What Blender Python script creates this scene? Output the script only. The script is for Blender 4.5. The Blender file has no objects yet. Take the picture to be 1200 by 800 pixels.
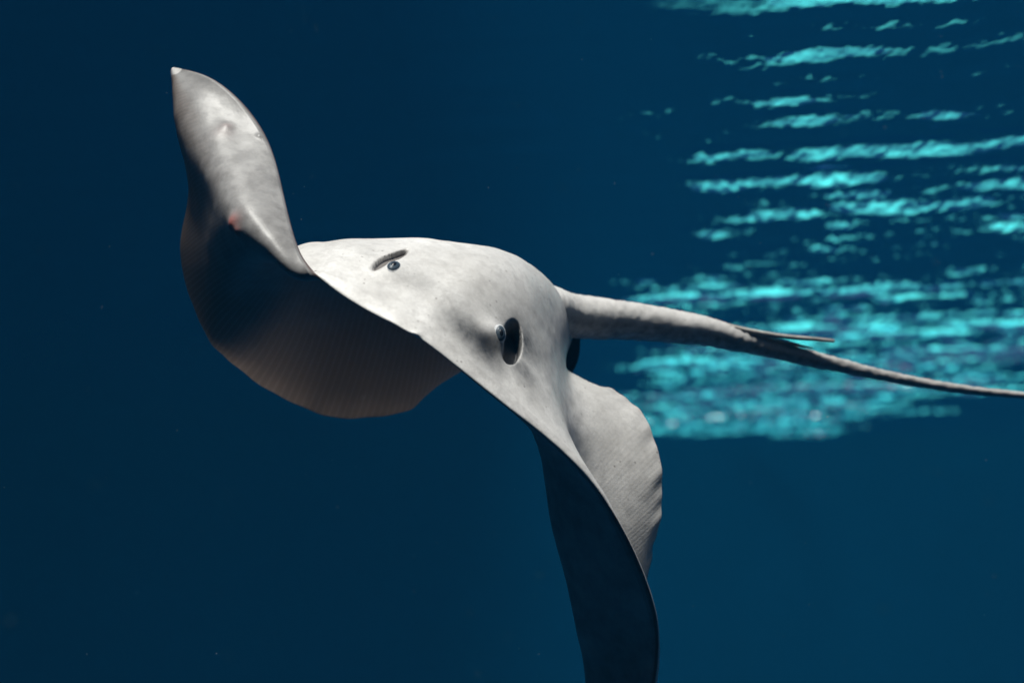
import bpy, math, random
import numpy as np
from mathutils import Vector

rng = np.random.default_rng(11)
random.seed(5)
scene = bpy.context.scene
col = scene.collection

# ------------------------------------------------------------------ camera
W, H = 1200.0, 800.0              # photograph grid used as drawing units
LENS = 50.0
F = W * LENS / 36.0
PITCH = math.atan(200.0 / F)      # looking slightly up
cam_data = bpy.data.cameras.new("camera")
cam_data.lens = LENS
cam_data.sensor_width = 36.0
cam_data.clip_start = 0.02
cam_data.clip_end = 300.0
cam_data.dof.use_dof = True
cam_data.dof.focus_distance = 2.68
cam_data.dof.aperture_fstop = 1.9
cam = bpy.data.objects.new("camera", cam_data)
cam.location = (0, 0, 0)
cam.rotation_euler = (math.pi / 2 + PITCH, 0, 0)
col.objects.link(cam)
scene.camera = cam

# ------------------------------------------------------------------ sky + sun
SUN_DIR = Vector((-0.08, -0.20, 0.97)).normalized()      # towards the sun
world = bpy.data.worlds.new("World")
scene.world = world
world.use_nodes = True
wn = world.node_tree.nodes; wl = world.node_tree.links
wn.clear()
sky = wn.new("ShaderNodeTexSky"); sky.sky_type = 'NISHITA'; sky.sun_disc = False
sky.sun_elevation = math.asin(SUN_DIR.z)
sky.sun_rotation = math.atan2(SUN_DIR.x, SUN_DIR.y)
bg = wn.new("ShaderNodeBackground"); bg.inputs['Strength'].default_value = 0.05
wo = wn.new("ShaderNodeOutputWorld")
wl.new(sky.outputs[0], bg.inputs['Color']); wl.new(bg.outputs[0], wo.inputs['Surface'])

sd = bpy.data.lights.new("sun", 'SUN')
sd.energy = 5.0; sd.angle = math.radians(11); sd.color = (1.0, 0.96, 0.91)
sun = bpy.data.objects.new("sun", sd); col.objects.link(sun)
sun.rotation_euler = SUN_DIR.to_track_quat('Z', 'Y').to_euler()
sun.location = (-4, -5, 9)

scene.view_settings.view_transform = 'Standard'
scene.view_settings.look = 'None'
scene.view_settings.gamma = 1.0
scene.view_settings.exposure = 0.45
scene.view_settings.use_curve_mapping = False
scene.render.engine = 'CYCLES'
scene.cycles.use_denoising = True
scene.cycles.caustics_reflective = False
scene.cycles.caustics_refractive = False
scene.cycles.max_bounces = 8
scene.cycles.transparent_max_bounces = 12
scene.cycles.sample_clamp_indirect = 1.5
scene.cycles.sample_clamp_direct = 2.0

# ------------------------------------------------------------------ helpers
CP, SP = math.cos(PITCH), math.sin(PITCH)
def place(px, py, d):
    """drawing position + metres in front of the lens -> world metres"""
    px = np.asarray(px, float); py = np.asarray(py, float); d = np.asarray(d, float)
    x = (px - W / 2) * d / F; z = (H / 2 - py) * d / F
    return np.stack([x, d * CP - z * SP, d * SP + z * CP], -1)
def project(P):
    d = P[..., 1] * CP + P[..., 2] * SP
    z = -P[..., 1] * SP + P[..., 2] * CP
    return W / 2 + P[..., 0] * F / d, H / 2 - z * F / d, d

def spline(xs, ys, q):
    """natural cubic spline through ys (n, ...) at xs, sampled at q"""
    xs = np.asarray(xs, float); ys = np.asarray(ys, float); q = np.asarray(q, float)
    n = len(xs); h = np.diff(xs)
    A = np.zeros((n, n)); B = np.zeros_like(ys)
    A[0, 0] = A[-1, -1] = 1
    for i in range(1, n - 1):
        A[i, i - 1] = h[i - 1]; A[i, i] = 2 * (h[i - 1] + h[i]); A[i, i + 1] = h[i]
        B[i] = 6 * ((ys[i + 1] - ys[i]) / h[i] - (ys[i] - ys[i - 1]) / h[i - 1])
    M = np.linalg.solve(A, B.reshape(n, -1)).reshape(ys.shape)
    k = np.clip(np.searchsorted(xs, q) - 1, 0, n - 2)
    ex = (slice(None),) + (None,) * (ys.ndim - 1)
    a = ((xs[k + 1] - q) / h[k])[ex]; b = ((q - xs[k]) / h[k])[ex]; hh = h[k][ex]
    return a * ys[k] + b * ys[k + 1] + ((a ** 3 - a) * M[k] + (b ** 3 - b) * M[k + 1]) * hh ** 2 / 6

def sstep(a, b, x):
    u = np.clip((x - a) / (b - a), 0, 1); return u * u * (3 - 2 * u)

def vnoise(P, scale, seed=0):
    """smooth value noise of 3-D points, about -1..1"""
    Q = P * scale + seed * 17.3
    I = np.floor(Q).astype(np.int64); f = Q - I; f = f * f * (3 - 2 * f)
    def h(i, j, k):
        n = (i * 73856093) ^ (j * 19349663) ^ (k * 83492791) ^ (seed * 2654435)
        n = (n ^ (n >> 13)) * 1274126177 & 0x7fffffff
        return (n & 0xffff) / 32767.5 - 1
    r = 0
    for a in (0, 1):
        for b in (0, 1):
            for c in (0, 1):
                w = (f[..., 0] if a else 1 - f[..., 0]) * (f[..., 1] if b else 1 - f[..., 1]) * (f[..., 2] if c else 1 - f[..., 2])
                r = r + w * h(I[..., 0] + a, I[..., 1] + b, I[..., 2] + c)
    return r

def mesh_object(name, verts, faces, material, parent=None, smooth=True, attrs=None):
    me = bpy.data.meshes.new(name)
    me.from_pydata([tuple(v) for v in verts] if not isinstance(verts, list) else verts, [], faces)
    me.polygons.foreach_set('use_smooth', [smooth] * len(me.polygons))
    if attrs:
        for k, v in attrs.items():
            a = me.attributes.new(k, 'FLOAT', 'POINT'); a.data.foreach_set('value', np.asarray(v, np.float32))
    me.materials.append(material)
    o = bpy.data.objects.new(name, me); col.objects.link(o)
    if parent:
        o.parent = parent
        o.matrix_parent_inverse = parent.matrix_basis.inverted()
    return o

def box(name, lo, hi, material, kind=None):
    x0, y0, z0 = lo; x1, y1, z1 = hi
    v = [(x0,y0,z0),(x1,y0,z0),(x1,y1,z0),(x0,y1,z0),(x0,y0,z1),(x1,y0,z1),(x1,y1,z1),(x0,y1,z1)]
    f = [(0,3,2,1),(4,5,6,7),(0,1,5,4),(1,2,6,5),(2,3,7,6),(3,0,4,7)]
    o = mesh_object(name, v, f, material, smooth=False)
    if kind: o['kind'] = kind
    return o

class Mat:
    def __init__(s, name):
        s.m = bpy.data.materials.new(name); s.m.use_nodes = True
        s.n = s.m.node_tree.nodes; s.l = s.m.node_tree.links
        s.b = s.n.get('Principled BSDF'); s.out = s.n.get('Material Output')
    def node(s, t, **kw):
        n = s.n.new(t)
        for k, v in kw.items():
            if k in n.inputs: n.inputs[k].default_value = v
            else: setattr(n, k, v)
        return n
    def noise(s, scale, detail=4, rough=.55, co=None):
        n = s.node('ShaderNodeTexNoise', Scale=scale, Detail=detail, Roughness=rough)
        c = co or s.coord(); s.l.new(c, n.inputs['Vector']); return n.outputs['Fac']
    def coord(s):
        if not hasattr(s, 'tc'): s.tc = s.n.new('ShaderNodeTexCoord')
        return s.tc.outputs['Object']
    def attr(s, name):
        n = s.node('ShaderNodeAttribute', attribute_name=name); return n.outputs['Fac']
    def ramp(s, fac, stops):
        r = s.n.new('ShaderNodeValToRGB'); e = r.color_ramp.elements
        while len(e) < len(stops): e.new(.5)
        for i, (p, c) in enumerate(stops):
            e[i].position = p; e[i].color = (c, c, c, 1) if not hasattr(c, '__len__') else (*c, 1)
        s.l.new(fac, r.inputs['Fac']); return r.outputs['Color']
    def mix(s, fac, a, b, mode='MIX'):
        n = s.n.new('ShaderNodeMix'); n.data_type = 'RGBA'; n.blend_type = mode
        for sock, v in ((n.inputs[0], fac), (n.inputs[6], a), (n.inputs[7], b)):
            if hasattr(v, 'links'): s.l.new(v, sock)
            else: sock.default_value = v if not hasattr(v, '__len__') else (*v, 1)
        return n.outputs[2]
    def math(s, op, a, b=0.0):
        n = s.n.new('ShaderNodeMath'); n.operation = op
        for i, v in enumerate((a, b)):
            if hasattr(v, 'links'): s.l.new(v, n.inputs[i])
            else: n.inputs[i].default_value = v
        return n.outputs[0]
    def bump(s, h, strength, dist, normal=None):
        n = s.node('ShaderNodeBump', Strength=strength, Distance=dist)
        s.l.new(h, n.inputs['Height'])
        if normal: s.l.new(normal, n.inputs['Normal'])
        return n.outputs['Normal']

# ------------------------------------------------------------------ materials
def plain(name, c, rough=.6, var=.25, scale=1.5, spec=0.0):
    m = Mat(name)
    cc = m.mix(m.ramp(m.noise(scale, 5), [(.3, 0), (.7, 1)]), [v * (1 - var) for v in c], [v * (1 + var) for v in c])
    m.l.new(cc, m.b.inputs['Base Color']); m.b.inputs['Roughness'].default_value = rough; m.b.inputs['Specular IOR Level'].default_value = spec
    return m.m
M_WALL = plain('blue_tank_paint', (.0002, .035, .077), .8, .12, .25)
M_FLOOR = plain('dark_tank_floor', (.006, .030, .075), .9, .2, .4)
M_HALL = plain('dark_hall_paint', (.004, .018, .045), .9, .1, .3)

def water_material():
    m = Mat('rippled_water')
    m.n.remove(m.b)
    lw = m.node('ShaderNodeLayerWeight', Blend=.5)
    mp = m.node('ShaderNodeMapping', Scale=(1.5, .7, 1.0)); m.l.new(m.coord(), mp.inputs['Vector'])
    nz = m.math('MULTIPLY', m.noise(17, 1, .5, mp.outputs[0]), m.attr('chop'))
    nb = m.bump(nz, 1.0, .016)
    m.l.new(nb, lw.inputs['Normal'])
    fac = m.ramp(lw.outputs['Facing'], [(.38, 1), (.625, 0)])
    gl = m.node('ShaderNodeBsdfGlossy', Color=(.75, .9, 1, 1), Roughness=.03)
    tr = m.node('ShaderNodeBsdfTransparent', Color=(.97, 1, .99, 1))
    mx = m.n.new('ShaderNodeMixShader')
    m.l.new(fac, mx.inputs[0]); m.l.new(gl.outputs[0], mx.inputs[1]); m.l.new(tr.outputs[0], mx.inputs[2])
    m.l.new(mx.outputs[0], m.out.inputs['Surface'])
    return m.m
M_WATER = water_material()

def glow_material():
    m = Mat('added_glow'); m.n.remove(m.b)
    e = m.node('ShaderNodeEmission', Color=(.10, .78, .77, 1), Strength=1.5)  # teal glow added to show as glints through the ripples
    m.l.new(e.outputs[0], m.out.inputs['Surface'])
    return m.m
M_GLOW = glow_material()

# ------------------------------------------------------------------ the tank
HS = 1.10          # water level above the lens
YB = 20.0          # far wall
box('tank_wall', (-16, YB, -9), (16, YB + .3, HS + .05), M_WALL, 'structure')
box('tank_wall_left', (-16.3, -4, -9), (-16, YB + .3, HS + .05), M_WALL, 'structure')
box('tank_wall_right', (16, -4, -9), (16.3, YB + .3, HS + .05), M_WALL, 'structure')
box('tank_front_blocker', (-16.3, -4.3, -9), (16.3, -4, HS + .05), M_HALL, 'structure')  # unseen dark front, added to keep sky light off the ray's underside
box('tank_floor', (-16.3, -4, -9.3), (16.3, YB + .3, -9), M_FLOOR, 'structure')

def water_surface():
    xs = np.concatenate([np.arange(-16, -9, .25), np.arange(-9, 9.01, .045), np.arange(9.2, 16.01, .25)])
    ys = np.concatenate([np.arange(-4, 1, .25), np.arange(1, YB + .001, .032)])
    X, Y = np.meshgrid(xs, ys, indexing='ij')
    Z = np.zeros_like(X)
    r = np.random.default_rng(3)
    def waves(n, l0, l1, spread, tilt, steep):
        z = np.zeros_like(X)
        for _ in range(n):
            lam = math.exp(r.uniform(math.log(l0), math.log(l1)))
            th = math.radians(90 + tilt + r.normal(0, spread))
            k = 2 * math.pi / lam
            z += steep / k / math.sqrt(n / 2) * np.sin(k * (math.cos(th) * X + math.sin(th) * Y) + r.uniform(0, 6.28))
        return z
    Z = waves(12, .17, .48, 9, -14, .17) + waves(16, .11, .22, 32, -10, .12)
    # calm water all round; the chop runs in a lane on the right, rougher towards the far wall
    jit = .35 * np.sin(Y * 1.9) + .22 * np.sin(Y * 4.7 + 1) + .15 * np.sin(Y * 9.1 + 2)
    lane = sstep(-.25, .45, X - (.10 + .072 * Y) + .5 * jit) * sstep(.7, -.5, X - 4.0 + jit)
    Q = np.stack([X, Y, 0 * X], -1)
    patch = .78 + .34 * vnoise(Q * np.array([1.5, 2.2, 1]), 1.0, 21) + .40 * vnoise(Q * np.array([4.2, 3.2, 1]), 1.0, 22) * sstep(12, 6, Y)
    chop = lane * patch * (.60 + 1.0 * sstep(3.2, 6.5, Y) + 1.9 * sstep(6.5, 11, Y))
    edge = sstep(16, 9.5, np.abs(X)) * sstep(-4, 1.5, Y)
    Z = HS + Z * (.10 + chop) * edge
    nx, ny = X.shape
    V = np.stack([X, Y, Z], -1).reshape(-1, 3)
    idx = np.arange(nx * ny).reshape(nx, ny)
    Fq = np.stack([idx[:-1, :-1], idx[1:, :-1], idx[1:, 1:], idx[:-1, 1:]], -1).reshape(-1, 4)
    me = bpy.data.meshes.new('water_surface')
    me.vertices.add(len(V)); me.vertices.foreach_set('co', V.astype(np.float32).ravel())
    me.loops.add(Fq.size); me.loops.foreach_set('vertex_index', Fq.astype(np.int32).ravel())
    me.polygons.add(len(Fq)); me.polygons.foreach_set('loop_start', np.arange(0, Fq.size, 4, dtype=np.int32))
    me.update(calc_edges=True); me.polygons.foreach_set('use_smooth', [True] * len(Fq))
    me.materials.append(M_WATER)
    at = me.attributes.new('chop', 'FLOAT', 'POINT'); at.data.foreach_set('value', chop.astype(np.float32).ravel())
    o = bpy.data.objects.new('water_surface', me); col.objects.link(o); o['kind'] = 'structure'
water_surface()

# hall above the water: dark wall, added glowing panel for the glints, added sky and sun blockers
WX0, WX1, WZ0, WZ1 = .9, 9.5, HS + .12, 8.6
box('hall_wall', (-16, YB + .05, HS + .05), (WX0, YB + .35, 10), M_HALL, 'structure')
box('hall_wall_right', (WX1, YB + .05, HS + .05), (16, YB + .35, 10), M_HALL, 'structure')
box('sky_blocker_front', (-16.3, -4.3, HS + .05), (16.3, -4, 10), M_HALL, 'structure')  # unseen, added to block sky light from the front
box('sky_blocker_left', (-16.3, -4, HS + .05), (-16, YB + .05, 10), M_HALL, 'structure')  # unseen, added to close off sky light on this side
box('sky_blocker_side', (16, -4, HS + .05), (16.3, YB + .05, 10), M_HALL, 'structure')  # unseen, added to close off sky light from the right
_rv = [(-16, 9.5), (-7.5, 9.5), (1.8, YB + .35), (-16, YB + .35)]  # unseen slab added to shade the left water, edge slanted for the falloff
_ro = mesh_object('sun_blocker', [(x, y, z) for z in (10, 10.3) for x, y in _rv], [(3,2,1,0),(4,5,6,7),(0,1,5,4),(1,2,6,5),(2,3,7,6),(3,0,4,7)], M_HALL, smooth=False)
_ro['kind'] = 'structure'
gpanel = bpy.data.objects.new('glint_panel', None); col.objects.link(gpanel)
gpanel.location = ((WX0 + WX1) / 2, YB + .2, WZ0)
gpanel['label'] = 'tall added glowing panel shining through the rippled water surface'
gpanel['category'] = 'light panel'
bpy.context.view_layer.update()
def gpart(name, lo, hi, mat):
    o = box(name, lo, hi, mat); o.parent = gpanel; o.matrix_parent_inverse = gpanel.matrix_world.inverted(); return o
gpart('glow_sheet', (WX0, YB + .18, WZ0), (WX1, YB + .2, WZ1), M_GLOW)  # added emitter behind the ripples, makes the bright patch

# ------------------------------------------------------------------ the stingray
D0 = 2.5
ST = [  # stations from the raised wing tip to the lowered wing tip; five points front margin -> rear margin
 [(203,79,.50),(202,79.5,.50),(201.5,80,.50),(201,81,.50),(200,83,.50)],
 [(252,94,.44),(240,108,.42),(224,119,.40),(207,128,.43),(211,158,.48)],
 [(297,136,.36),(272,154,.32),(241,169,.285),(218,180,.38),(225,203,.50)],
 [(322,186,.27),(296,206,.20),(262,226,.17),(238,238,.34),(214,265,.50)],
 [(336,245,.15),(310,262,.08),(280,274,.10),(247,297,.29),(214,318,.51)],
 [(344,275,.09),(322,296,.035),(300,302,.12),(254,334,.31),(226,360,.50)],
 [(354,301,.045),(343,320,.035),(334,302,.19),(270,368,.35),(248,403,.51)],
 [(370,320,.02),(367,317,.065),(360,293,.21),(312,380,.42),(276,430,.58)],
 [(390,338,.00),(392,298,.13),(382,308,.32),(356,392,.52),(326,464,.66)],
 [(440,369,-.03),(458,318,.12),(474,304,.34),(452,402,.56),(424,491,.70)],
 [(466,382,-.045),(496,333,.12),(528,318,.36),(518,410,.60),(496,463,.76)],
 [(478,389,-.05),(514,346,.12),(556,327,.38),(556,395,.64),(507,428,.84)],
 [(490,395,-.05),(530,356,.12),(580,337,.40),(610,366,.70),(630,375,.95)],
 [(540,433,-.045),(570,404,.12),(608,390,.40),(632,402,.66),(650,414,.86)],
 [(590,473,-.03),(610,455,.11),(628,446,.34),(648,447,.58),(668,448,.77)],
 [(640,512,.00),(648,508,.11),(648,512,.27),(680,470,.48),(706,453,.64)],
 [(690,560,.03),(684,578,.11),(650,592,.25),(706,522,.40),(750,480,.52)],
 [(725,610,.06),(702,640,.13),(662,655,.27),(726,592,.36),(775,546,.43)],
 [(750,660,.09),(719,694,.16),(674,708,.28),(734,655,.35),(772,618,.40)],
 [(767,710,.12),(733,738,.19),(683,754,.30),(736,712,.36),(757,677,.40)],
 [(772,750,.14),(743,780,.20),(690,796,.31),(726,768,.37),(752,738,.41)],
 [(768,800,.15),(740,828,.20),(694,838,.29),(718,828,.36),(745,804,.40)],
 [(752,850,.16),(732,868,.19),(708,874,.25),(714,872,.31),(732,858,.36)],
 [(720,902,.18),(719,903,.18),(718,904,.18),(717,904,.18),(715,904,.18)],
]
C = np.array(ST, float)                              # (21, 5, 3)
NS, NT = 620, 250
C[..., 2] = np.where(C[..., 2] > .3, .3 + (C[..., 2] - .3) * .75, C[..., 2])
CP3 = place(C[..., 0], C[..., 1], D0 + C[..., 2])    # world positions
SX = np.array([0, 1, 2, 3, 4, 4.5, 5, 5.5, 6, 7, 8, 8.5] + list(range(9, 21)), float)
si = np.linspace(0, 20, NS)
tt = 0.5 - 0.5 * np.cos(np.linspace(0, math.pi, NT)); tt = .35 * np.linspace(0, 1, NT) + .65 * tt
mid = spline(SX, CP3, si)            # (NS,5,3)
mid = np.swapaxes(spline([0, .25, .5, .75, 1], np.swapaxes(mid, 0, 1), tt), 0, 1)   # (NS,NT,3)
S, T = np.meshgrid(si, tt, indexing='ij')
def normals(P):
    n = np.cross(np.gradient(P, axis=0), np.gradient(P, axis=1))
    return n / np.maximum(np.linalg.norm(n, axis=-1, keepdims=True), 1e-12)
def smooth(A, n):
    for _ in range(n):
        B = A.copy(); B[1:-1] = (A[:-2] + 2 * A[1:-1] + A[2:]) / 4; A = B
        B = A.copy(); B[:, 1:-1] = (A[:, :-2] + 2 * A[:, 1:-1] + A[:, 2:]) / 4; A = B
    return A
mid = smooth(mid, 60)
N = normals(mid); N[0] = N[3]; N[1] = N[3]; N[2] = N[3]; N[-1] = N[-4]; N[-2] = N[-4]; N[-3] = N[-4]
N = smooth(N, 25); N /= np.linalg.norm(N, axis=-1, keepdims=True)
tipf = sstep(0, 1.2, S) * sstep(20, 18.8, S)
lead = np.sqrt(np.clip(T / .05, 0, 1)); trail = np.clip((1 - T) / .32, 0, 1) ** .8
base = .0085 * lead * trail * (.25 + .75 * tipf) * tipf ** .5
ctr = np.exp(-((S - 9.4) / np.where(S < 9.4, 1.75, 2.0)) ** 2)
hd = .075 * ctr * sstep(.0, .42, T) * (1 - .45 * sstep(.55, 1, T)) * np.clip((1 - T) / .12, 0, 1) ** .6
hv = .050 * np.exp(-((S - 9.8) / 2.2) ** 2) * sstep(.0, .3, T) * np.clip((1 - T) / .2, 0, 1) ** .6
# cartilage swelling half way out on each wing root
hd += .012 * (np.exp(-((S - 6.6) / 1.2) ** 2) + np.exp(-((S - 12) / 1.2) ** 2)) * sstep(.02, .3, T) * sstep(1, .6, T)
# fin rays showing as ribs towards the rear margin
rib = np.sin(S * 2 * math.pi * 12.0 + 1.2 * np.sin(S * 3.1) + 2 * T + 1.6 * vnoise(np.stack([S * 1.3, T * 3, 0 * S], -1), 1.0, 7))
rib = rib * (.55 + .6 * vnoise(np.stack([S * 2.1, T * 5, 0 * S], -1), 1.0, 9))
ribamp = 0.00042 * sstep(.55, .85, T) * sstep(1.0, .985, T) * tipf * (.15 + .85 * sstep(4, 6, S))
undul = .0022 * np.sin(S * 7.3) * sstep(.8, 1, T) + .0012 * np.sin(S * 17 + 1) * sstep(.86, 1, T)
mid = mid + N * (undul * tipf * sstep(3.5, 6, S))[..., None]
dorsal = mid + N * (base + hd + ribamp * rib * 1.0)[..., None]
ventral = mid - N * (base + hv - ribamp * rib * .8)[..., None]

def on_dorsal(px, py, surf=None):
    P = dorsal if surf is None else surf
    x, y, d = project(P)
    q = (x - px) ** 2 + (y - py) ** 2
    k = np.where(q < 5.0 ** 2, d, 1e9)
    i = np.argmin(k) if k.min() < 1e8 else np.argmin(q)
    dm = k.min(); q2 = np.where(np.abs(d - dm) < .05, q, 1e9)
    return np.unravel_index(np.argmin(q2), q.shape)
def local(ij, dx, dy):
    """two surface tangents at a vertex, the first along an image direction"""
    n = normals(dorsal)[ij]
    view = np.array([0, CP, SP]); right = np.array([1., 0, 0]); up = np.array([0, -SP, CP])
    a = right * dx - up * dy; a -= n * a.dot(n); a /= np.linalg.norm(a)
    return n, a, np.cross(n, a)

dark = np.zeros_like(S); pink = np.zeros_like(S); pit_browshade = np.zeros_like(S)
ijR, ijL = on_dorsal(461, 317), on_dorsal(580, 394)
sR, sL = on_dorsal(455, 305), on_dorsal(599, 400)
disp = np.zeros_like(S); carve = np.zeros_like(S)
feat = []
def gauss(c, a, b, ra, rb):
    v = dorsal - c; return np.exp(-((v @ a) / ra) ** 2 - ((v @ b) / rb) ** 2 - ((v @ np.cross(a, b)) / .08) ** 2)
def cup(c, a, b, ra, rb):
    v = dorsal - c; q = ((v @ a) / ra) ** 2 + ((v @ b) / rb) ** 2 + ((v @ np.cross(a, b)) / .1) ** 2
    return sstep(1.15, .55, q)
D_orig = dorsal.copy()
# raised-side eye: low brow, slot-shaped spiracle
n, a, b = local(ijR, 1, -.7); cR = dorsal[ijR].copy(); nR = n
disp += .010 * gauss(cR, a, b, .045, .04)
def slot(p1, p2, q1, q2):
    A1, A2, B1, B2 = (dorsal[on_dorsal(*p)] for p in (p1, p2, q1, q2))
    a = (A2 - A1) / 2; ra = np.linalg.norm(a); a = a / ra
    b = (B2 - B1) / 2; b = b - a * a.dot(b); rb = np.linalg.norm(b)
    return (A1 + A2) / 2, a, b / rb, ra, rb
cu = cup(*slot((435, 319), (477, 292), (452.5, 300), (459.5, 310))); carve += .016 * cu; slotm = cu
# lowered-side eye: strong knob, large oval spiracle behind it
n, a, b = local(ijL, .35, -1); cL = dorsal[ijL].copy(); nL = n
disp += .016 * gauss(cL, a, b, .028, .026)
cu = cup(*slot((593, 424), (606, 376), (586, 403), (614, 397))); carve += .050 * cu; pit_browshade = np.maximum(pit_browshade, cu)
ij = on_dorsal(567, 401); pit_browshade = np.maximum(pit_browshade, 1.0 * np.exp(-(np.linalg.norm(dorsal - dorsal[ij], axis=-1) / .025) ** 2))  # shade below the brow painted as a near-black spot, not carved
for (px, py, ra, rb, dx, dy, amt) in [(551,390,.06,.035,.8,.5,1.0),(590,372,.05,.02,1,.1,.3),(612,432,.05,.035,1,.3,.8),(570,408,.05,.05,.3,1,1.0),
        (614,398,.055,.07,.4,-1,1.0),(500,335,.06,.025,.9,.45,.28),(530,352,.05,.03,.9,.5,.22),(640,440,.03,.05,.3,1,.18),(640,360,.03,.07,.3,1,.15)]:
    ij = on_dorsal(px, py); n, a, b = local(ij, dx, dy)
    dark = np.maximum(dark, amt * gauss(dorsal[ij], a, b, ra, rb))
inward = np.array([-.1, .8, -.35])
dorsal = dorsal + normals(D_orig) * disp[..., None] + inward * carve[..., None]
ij = on_dorsal(488, 392); dorsal = dorsal + normals(D_orig) * (.004 * np.exp(-(np.linalg.norm(D_orig - D_orig[ij], axis=-1) / .008) ** 2))[..., None]
# wound and small bumps on the raised wing's underside
pinkv = np.zeros_like(S); vd = np.zeros_like(S)
for (px, py, r_, h_, pk) in [(275,263,.016,.008,1),(281,272,.010,.005,.8),(266,150,.012,.004,.15),(304,160,.006,.003,.0),(262,156,.02,.003,.1)]:
    ij = on_dorsal(px, py, ventral); g = np.exp(-(np.linalg.norm(ventral - ventral[ij], axis=-1) / r_) ** 2)
    vd += h_ * g; pinkv = np.maximum(pinkv, pk * g)
ventral = ventral - N * vd[..., None]
relief = .0006 * vnoise(D_orig, 45, 1) + .0012 * vnoise(D_orig, 16, 2)
dorsal = dorsal + N * (relief * lead * trail)[..., None]
ventral = ventral - N * (relief * lead * trail)[..., None]

# weld both sheets along their margins into one closed skin
nd = NS * NT
idx = np.arange(nd).reshape(NS, NT)
vid = np.full((NS, NT), -1); inner = np.zeros((NS, NT), bool); inner[1:-1, 1:-1] = True
vid[inner] = nd + np.arange(inner.sum()); vid[~inner] = idx[~inner]
dorsal[~inner] = mid[~inner]
V = np.concatenate([dorsal.reshape(-1, 3), ventral[inner]])
Fd = np.stack([idx[:-1, :-1], idx[1:, :-1], idx[1:, 1:], idx[:-1, 1:]], -1).reshape(-1, 4)
Fv = np.stack([vid[:-1, :-1], vid[:-1, 1:], vid[1:, 1:], vid[1:, :-1]], -1).reshape(-1, 4)
def cat(dv, vv): return np.concatenate([dv.ravel(), vv[inner]])
A_side = cat(np.zeros_like(S), np.ones_like(S))
A_rear = cat(1 - T, 1 - T); A_front = cat(T, T)
A_dark = cat(dark, np.zeros_like(S)); A_pit_browshade = cat(pit_browshade, np.zeros_like(S)); A_pink = cat(pink, pinkv); A_slot = cat(slotm, np.zeros_like(S))
A_ray = cat(S, S)

# tail: tapering tube, same skin
TP = np.array([(596,360,3.18,30),(628,363,3.28,31),(658,369,3.36,27.5),(700,373,3.42,24.5),(741,376,3.47,22),(813,386,3.54,18),(862,397,3.58,14.5),
               (890,405,3.60,11.5),(925,414,3.62,10.2),(958,422,3.64,9.3),(1000,432,3.67,7.8),(1055,444,3.71,6.2),(1130,456,3.76,4.9),(1200,463,3.82,4.0),(1300,469,3.9,3),(1420,468,4.0,1.2)], float)
NL, NR = 420, 40
q = np.linspace(0, len(TP) - 1, NL)
TP[:, 2] = 2.8 + (TP[:, 2] - 2.8) * .62
tp = spline(np.arange(len(TP)), TP, q)
path = place(tp[:, 0], tp[:, 1], tp[:, 2]); rad = tp[:, 3] * tp[:, 2] / F
tg = np.gradient(path, axis=0); tg /= np.linalg.norm(tg, axis=1, keepdims=True)
upv = np.array([0, 0, 1.]); side_ = np.cross(tg, upv); side_ /= np.linalg.norm(side_, axis=1, keepdims=True)
upn = np.cross(side_, tg)
ang = np.linspace(0, 2 * math.pi, NR, endpoint=False)
ca, sa = np.cos(ang), np.sin(ang)
rr = rad[:, None] * (1 - .10 * np.exp(-((np.mod(ang, math.pi * 2) - math.pi * 1.12) / .3) ** 2)[None] * sstep(8, 2, q)[:, None])
wid = (1.15 + .25 * sstep(6, 1, q))[:, None]
tv = path[:, None] + side_[:, None] * (ca[None] * rr * wid)[..., None] + upn[:, None] * (sa[None] * rr)[..., None]
tn = side_[:, None] * ca[None, :, None] + upn[:, None] * sa[None, :, None]
tv = tv + tn * (.0014 * vnoise(tv, 110, 4) + .0022 * vnoise(tv, 22, 5) * sstep(9, 4, q)[:, None])[..., None]
off = len(V); ti = off + np.arange(NL * NR).reshape(NL, NR); tj = np.roll(ti, -1, 1)
Ft = np.stack([ti[:-1], ti[1:], tj[1:], tj[:-1]], -1).reshape(-1, 4)
V = np.concatenate([V, tv.reshape(-1, 3), path[:1], path[-1:]])
nt_ = NL * NR + 2
tq = np.repeat(q / (len(TP) - 1), NR); tqa = np.concatenate([tq, [0, 1]])
under_shade = np.concatenate([np.tile(sstep(.1, -.5, sa), NL), [0, 0]])
faces = np.concatenate([Fd, Fv, Ft])
tris = [(int(ti[0, k]), int(tj[0, k]), off + NL * NR) for k in range(NR)] + [(int(tj[-1, k]), int(ti[-1, k]), off + NL * NR + 1) for k in range(NR)]
z = np.zeros(nt_)
ATT = dict(side=np.concatenate([A_side, z]), rear=np.concatenate([A_rear, z + 1]), front=np.concatenate([A_front, z + 1]),
           dark=np.concatenate([A_dark, z]), pit_browshade=np.concatenate([A_pit_browshade, z]), slot=np.concatenate([A_slot, z]), pink=np.concatenate([A_pink, z]), ray=np.concatenate([A_ray, z + 9.3]),
           tail=np.concatenate([np.zeros(off), .25 + .75 * tqa]), under_shade=np.concatenate([np.zeros(off), under_shade]))

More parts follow.
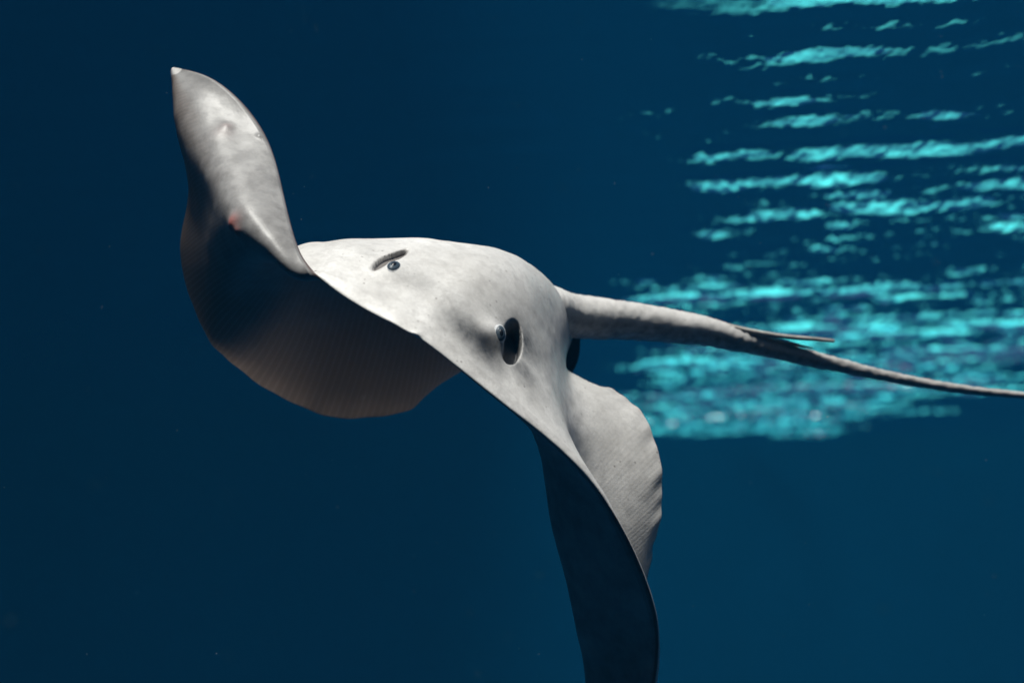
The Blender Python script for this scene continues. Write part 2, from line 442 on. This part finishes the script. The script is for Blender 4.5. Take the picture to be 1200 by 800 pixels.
def skin_material():
    m = Mat('stingray_skin')
    L = m.l
    mott = m.ramp(m.noise(9, 6, .6), [(.32, 0), (.68, 1)])
    fine = m.ramp(m.noise(140, 3, .6), [(.35, 0), (.65, 1)])
    c = m.mix(mott, (.53, .515, .49), (.74, .725, .70))
    c = m.mix(m.math('MULTIPLY', fine, .42), c, (.50, .48, .46))
    c = m.mix(m.math('MULTIPLY', m.ramp(m.noise(34, 9, .72), [(.46, 0), (.74, 1)]), .5), c, (.30, .285, .27))
    # tiny dark freckles
    vor = m.node('ShaderNodeTexVoronoi', Scale=60.0); L.new(m.coord(), vor.inputs['Vector'])
    fr = m.ramp(vor.outputs['Distance'], [(.07, 1), (.17, 0)])
    frk = m.math('MULTIPLY', fr, m.ramp(m.noise(14, 2), [(.48, 0), (.62, 1)]))
    c = m.mix(m.math('MULTIPLY', frk, .75), c, (.16, .14, .13))
    # smudges of grey pigment round the eyes, plus painted shade beside the lowered-side brow
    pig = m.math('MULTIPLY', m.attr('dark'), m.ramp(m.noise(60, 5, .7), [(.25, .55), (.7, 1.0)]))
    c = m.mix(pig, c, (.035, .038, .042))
    # underside: pale centre, brown rim
    rear = m.attr('rear'); ray = m.attr('ray')
    wob = m.noise(11, 4)
    stri = m.math('SINE', m.math('MULTIPLY', ray, 75.4)); 
    strib = m.math('MULTIPLY_ADD', stri, .12); 
    rr_ = m.math('ADD', rear, m.math('MULTIPLY', m.math('SUBTRACT', wob, .5), .16))
    rim = m.ramp(rr_, [(.02, 1), (.16, .9), (.55, 0)])
    blot = m.ramp(m.noise(26, 5, .65), [(.38, 0), (.62, 1)])
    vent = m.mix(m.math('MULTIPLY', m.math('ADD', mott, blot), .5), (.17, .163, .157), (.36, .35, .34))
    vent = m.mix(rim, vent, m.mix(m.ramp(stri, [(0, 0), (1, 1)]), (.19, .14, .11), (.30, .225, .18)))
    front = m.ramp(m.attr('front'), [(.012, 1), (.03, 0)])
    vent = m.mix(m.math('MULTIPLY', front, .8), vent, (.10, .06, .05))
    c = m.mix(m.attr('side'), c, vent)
    # tail greyer, shade on its lower side put into the colour
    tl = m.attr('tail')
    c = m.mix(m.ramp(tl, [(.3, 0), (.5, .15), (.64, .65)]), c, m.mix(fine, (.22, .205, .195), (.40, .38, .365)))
    c = m.mix(m.math('MULTIPLY', m.attr('under_shade'), m.ramp(m.noise(50, 4), [(.3, .45), (.7, .85)])), c, (.07, .07, .075))
    c = m.mix(m.attr('pit_browshade'), c, (.02, .022, .026))  # dark spiracle lining, and the painted brow shade
    c = m.mix(m.math('MULTIPLY', m.attr('slot'), .85), c, (.085, .07, .063))
    c = m.mix(m.attr('pink'), c, (.42, .15, .13))
    L.new(c, m.b.inputs['Base Color'])
    m.b.inputs['Roughness'].default_value = .42
    m.b.inputs['Specular IOR Level'].default_value = .28
    h = m.math('ADD', m.math('MULTIPLY', m.noise(220, 3), .5), m.noise(38, 5))
    nrm = m.bump(h, .2, .003); L.new(nrm, m.b.inputs['Normal'])
    tl_ = m.node('ShaderNodeBsdfTranslucent'); L.new(m.mix(.5, c, (.62, .52, .46)), tl_.inputs['Color'])
    thin = m.ramp(rear, [(.0, .75), (.10, .50), (.45, .05)])
    thin = m.math('MULTIPLY', thin, m.math('ADD', .42, m.math('MULTIPLY', m.attr('side'), .58)))
    ms = m.n.new('ShaderNodeMixShader'); L.new(thin, ms.inputs[0]); L.new(m.b.outputs[0], ms.inputs[1]); L.new(tl_.outputs[0], ms.inputs[2])
    L.new(ms.outputs[0], m.out.inputs['Surface'])
    return m.m
M_SKIN = skin_material()

ray = bpy.data.objects.new('stingray', None); col.objects.link(ray)
ray.location = tuple(mid[int(NS * .465), NT // 2]); ray['category'] = 'stingray'
ray['label'] = 'pale grey stingray gliding with one wing raised and long tail trailing'
bpy.context.view_layer.update()

me = bpy.data.meshes.new('body')
nq = len(faces); loops = np.concatenate([faces.ravel(), np.array(tris).ravel()]).astype(np.int32)
me.vertices.add(len(V)); me.vertices.foreach_set('co', (V - np.array(ray.location)).astype(np.float32).ravel())
me.loops.add(len(loops)); me.loops.foreach_set('vertex_index', loops)
me.polygons.add(nq + len(tris))
me.polygons.foreach_set('loop_start', np.concatenate([np.arange(0, nq * 4, 4), nq * 4 + np.arange(0, len(tris) * 3, 3)]).astype(np.int32))
me.update(calc_edges=True); me.validate()
me.polygons.foreach_set('use_smooth', [True] * len(me.polygons))
for k, v in ATT.items():
    at = me.attributes.new(k, 'FLOAT', 'POINT'); at.data.foreach_set('value', v.astype(np.float32))
me.materials.append(M_SKIN)
body = bpy.data.objects.new('body', me); col.objects.link(body); body.parent = ray

def child(name, verts, faces_, mat, parent=ray):
    o = np.array(ray.location)
    vv = [tuple(np.asarray(p) - o) for p in verts]
    m_ = bpy.data.meshes.new(name); m_.from_pydata(vv, [], faces_); m_.update()
    m_.polygons.foreach_set('use_smooth', [True] * len(m_.polygons)); m_.materials.append(mat)
    ob = bpy.data.objects.new(name, m_); col.objects.link(ob); ob.parent = parent
    return ob

# eyes: eyeball set into the skin, iris ring and pupil proud of it
def simple(name, c, rough, spec=.5):
    m = Mat(name)
    cc = m.mix(m.ramp(m.noise(300, 3), [(.35, 0), (.65, 1)]), [v * .75 for v in c], [v * 1.2 for v in c])
    m.l.new(cc, m.b.inputs['Base Color']); m.b.inputs['Roughness'].default_value = rough
    m.b.inputs['Specular IOR Level'].default_value = spec
    return m.m
M_EYE = simple('pale_eye_rim', (.50, .51, .52), .5, .2); M_IRIS = simple('slate_iris', (.045, .065, .085), .4, .2); M_PUPIL = simple('black_pupil', (.006, .007, .01), .3, .25)
def ellipsoid(c, ax, rads, nu=24, nv=14):
    vs = []; fs = []
    for j in range(nv + 1):
        ph = math.pi * j / nv
        for i in range(nu):
            th = 2 * math.pi * i / nu
            p = (math.sin(ph) * math.cos(th), math.sin(ph) * math.sin(th), math.cos(ph))
            vs.append(c + sum(ax[k] * (p[k] * rads[k]) for k in range(3)))
    for j in range(nv):
        for i in range(nu):
            a_, b_ = j * nu + i, j * nu + (i + 1) % nu
            fs.append((a_, a_ + nu, b_ + nu, b_))
    return vs, fs
def make_eye(c, n, dx, dy, s):
    view = np.array([0, CP, SP]); a = np.array([dx, SP * dy, -CP * dy]); a = a - n * a.dot(n); a /= np.linalg.norm(a); b = np.cross(n, a)
    e = child('eye', *ellipsoid(c - n * .0030 * s, (a, b, n), (.0116 * s, .0078 * s, .0045 * s)), M_EYE)
    child('iris', *ellipsoid(c - n * .0021 * s, (a, b, n), (.0100 * s, .0065 * s, .0046 * s)), M_IRIS, e)
    child('pupil', *ellipsoid(c - n * .0014 * s, (a, b, n), (.0066 * s, .0040 * s, .0044 * s)), M_PUPIL, e)
kR = np.argmin(np.linalg.norm(D_orig - cR, axis=-1)); pR = dorsal.reshape(-1, 3)[kR]
make_eye(pR, nR, .35, -1, 1.85)
kL = np.argmin(np.linalg.norm(D_orig - cL, axis=-1)); pL = dorsal.reshape(-1, 3)[kL]
vdir = -pL / np.linalg.norm(pL); nE = nL + .5 * vdir; nE /= np.linalg.norm(nE)
make_eye(pL, nE, .3, -1, 1.7)

# tail spines
M_SPINE = plain('horn_spine', (.34, .32, .29), .5, .3, 40, .3)
def spine_part(pts, w0):
    P = np.array(pts, float); P[:, 2] = 2.8 + (P[:, 2] - 2.8) * .62; qq = np.linspace(0, len(P) - 1, 40); s_ = spline(np.arange(len(P)), P, qq)
    pa = place(s_[:, 0], s_[:, 1], s_[:, 2]); r_ = s_[:, 3] * s_[:, 2] / F
    t_ = np.gradient(pa, axis=0); t_ /= np.linalg.norm(t_, axis=1, keepdims=True)
    sd_ = np.cross(t_, upv); sd_ /= np.linalg.norm(sd_, axis=1, keepdims=True); un_ = np.cross(sd_, t_)
    vs = []; fs = []
    for i in range(40):
        for k in range(10):
            th = 2 * math.pi * k / 10
            saw = 1 + (.25 if (i % 2 and k in (0, 5)) else 0)
            vs.append(pa[i] + sd_[i] * (math.cos(th) * r_[i] * w0 * saw) + un_[i] * (math.sin(th) * r_[i]))
    for i in range(39):
        for k in range(10):
            fs.append((i * 10 + k, i * 10 + (k + 1) % 10, i * 10 + 10 + (k + 1) % 10, i * 10 + 10 + k))
    fs.append(tuple(range(9, -1, -1))); fs.append(tuple(range(390, 400)))
    return vs, fs
child('tail_spine', *spine_part([(835,378,3.55,3.5),(872,387,3.565,3.6),(915,394,3.58,3.0),(950,397,3.59,2.5),(977,399.5,3.6,1.9)], 1.7), M_SPINE)
child('tail_spine', *spine_part([(868,394,3.57,2.6),(895,397,3.58,2.4),(925,402,3.6,2.0),(952,408,3.61,1.3)], 1.6), M_SPINE)

# pelvic fins below the tail root: rounded flaps
M_FIN = simple('near_black_fin', (.012, .014, .018), .7, .2)  # near-black over both fins
def flap(root_a, root_b, tip_pts, th=.006):
    A_, B_ = np.array(root_a), np.array(root_b)
    vs = []; fs = []; nu, nv = 14, 10
    TP_ = np.array(tip_pts)
    out = spline(np.linspace(0, 1, len(TP_)), TP_, np.linspace(0, 1, nu))
    grid = []
    for i in range(nu):
        r0 = A_ + (B_ - A_) * i / (nu - 1)
        grid.append([r0 + (out[i] - r0) * (j / (nv - 1)) for j in range(nv)])
    G = np.array(grid); n_ = normals(G)
    e = (1 - np.linspace(0, 1, nv) ** 3)[None, :, None] * np.sin(np.linspace(.05, math.pi - .05, nu))[:, None, None] * th
    top, bot = G + n_ * e, G - n_ * e
    vs = list(top.reshape(-1, 3)) + list(bot.reshape(-1, 3)); o_ = nu * nv
    for i in range(nu - 1):
        for j in range(nv - 1):
            a_ = i * nv + j; fs.append((a_, a_ + nv, a_ + nv + 1, a_ + 1)); fs.append((o_ + a_, o_ + a_ + 1, o_ + a_ + nv + 1, o_ + a_ + nv))
    for i in range(nu - 1):
        a_ = i * nv + nv - 1; fs.append((a_, a_ + nv, o_ + a_ + nv, o_ + a_))
        a_ = i * nv; fs.append((a_ + nv, a_, o_ + a_, o_ + a_ + nv))
    for j in range(nv - 1):
        fs.append((j, j + 1, o_ + j + 1, o_ + j)); a_ = (nu - 1) * nv + j; fs.append((a_ + 1, a_, o_ + a_, o_ + a_ + 1))
    return vs, fs
P_ = lambda x, y, d: place(x, y, 2.8 + (d - 2.8) * .62)
child('pelvic_fin', *flap(P_(640,385,3.30), P_(664,392,3.42), [P_(640,440,3.26), P_(655,448,3.30), P_(668,440,3.36), P_(678,420,3.42), P_(680,396,3.46)]), M_FIN)
child('pelvic_fin', *flap(P_(606,380,3.36), P_(636,386,3.48), [P_(590,420,3.36), P_(596,432,3.42), P_(608,434,3.48), P_(622,424,3.52), P_(632,408,3.54)]), M_FIN)

# specks drifting in the water: nobody could count them, one object
def specks():
    r = np.random.default_rng(8); vs = []; fs = []
    for _ in range(420):
        d = r.uniform(1.2, 7); p = np.array([r.uniform(-.42, .42) * d, d, r.uniform(-.2, .36) * d])
        if p[2] > HS - .12: continue
        e = math.exp(r.normal(math.log(.0005), .35)) * (.6 + .25 * d); o = len(vs)
        for k in ((1,0,0),(-1,0,0),(0,1,0),(0,-1,0),(0,0,1),(0,0,-1)): vs.append(tuple(p + e * np.array(k) * r.uniform(.6, 1.4)))
        for a_ in (0, 1):
            for b_ in (2, 3):
                for c_ in (4, 5): fs.append((o + a_, o + b_, o + c_))
    o = mesh_object('drifting_specks', vs, fs, simple('pale_speck', (.35, .36, .36), .8, .1)); o['kind'] = 'stuff'
specks()
# ------------------------------------------------------------------ the water's own haze
def haze_material():
    m = Mat('water_haze'); m.n.remove(m.b)
    v = m.n.new('ShaderNodeVolumePrincipled')
    v.inputs['Color'].default_value = (.010, .17, .37, 1); v.inputs['Density'].default_value = .015
    v.inputs['Anisotropy'].default_value = 0.0
    m.l.new(v.outputs[0], m.out.inputs['Volume'])
    return m.m
box('haze', (-17.5, -5.5, -10.4), (17.5, YB + 1.6, 10.6), haze_material(), 'stuff')
scene.cycles.volume_bounces = 2
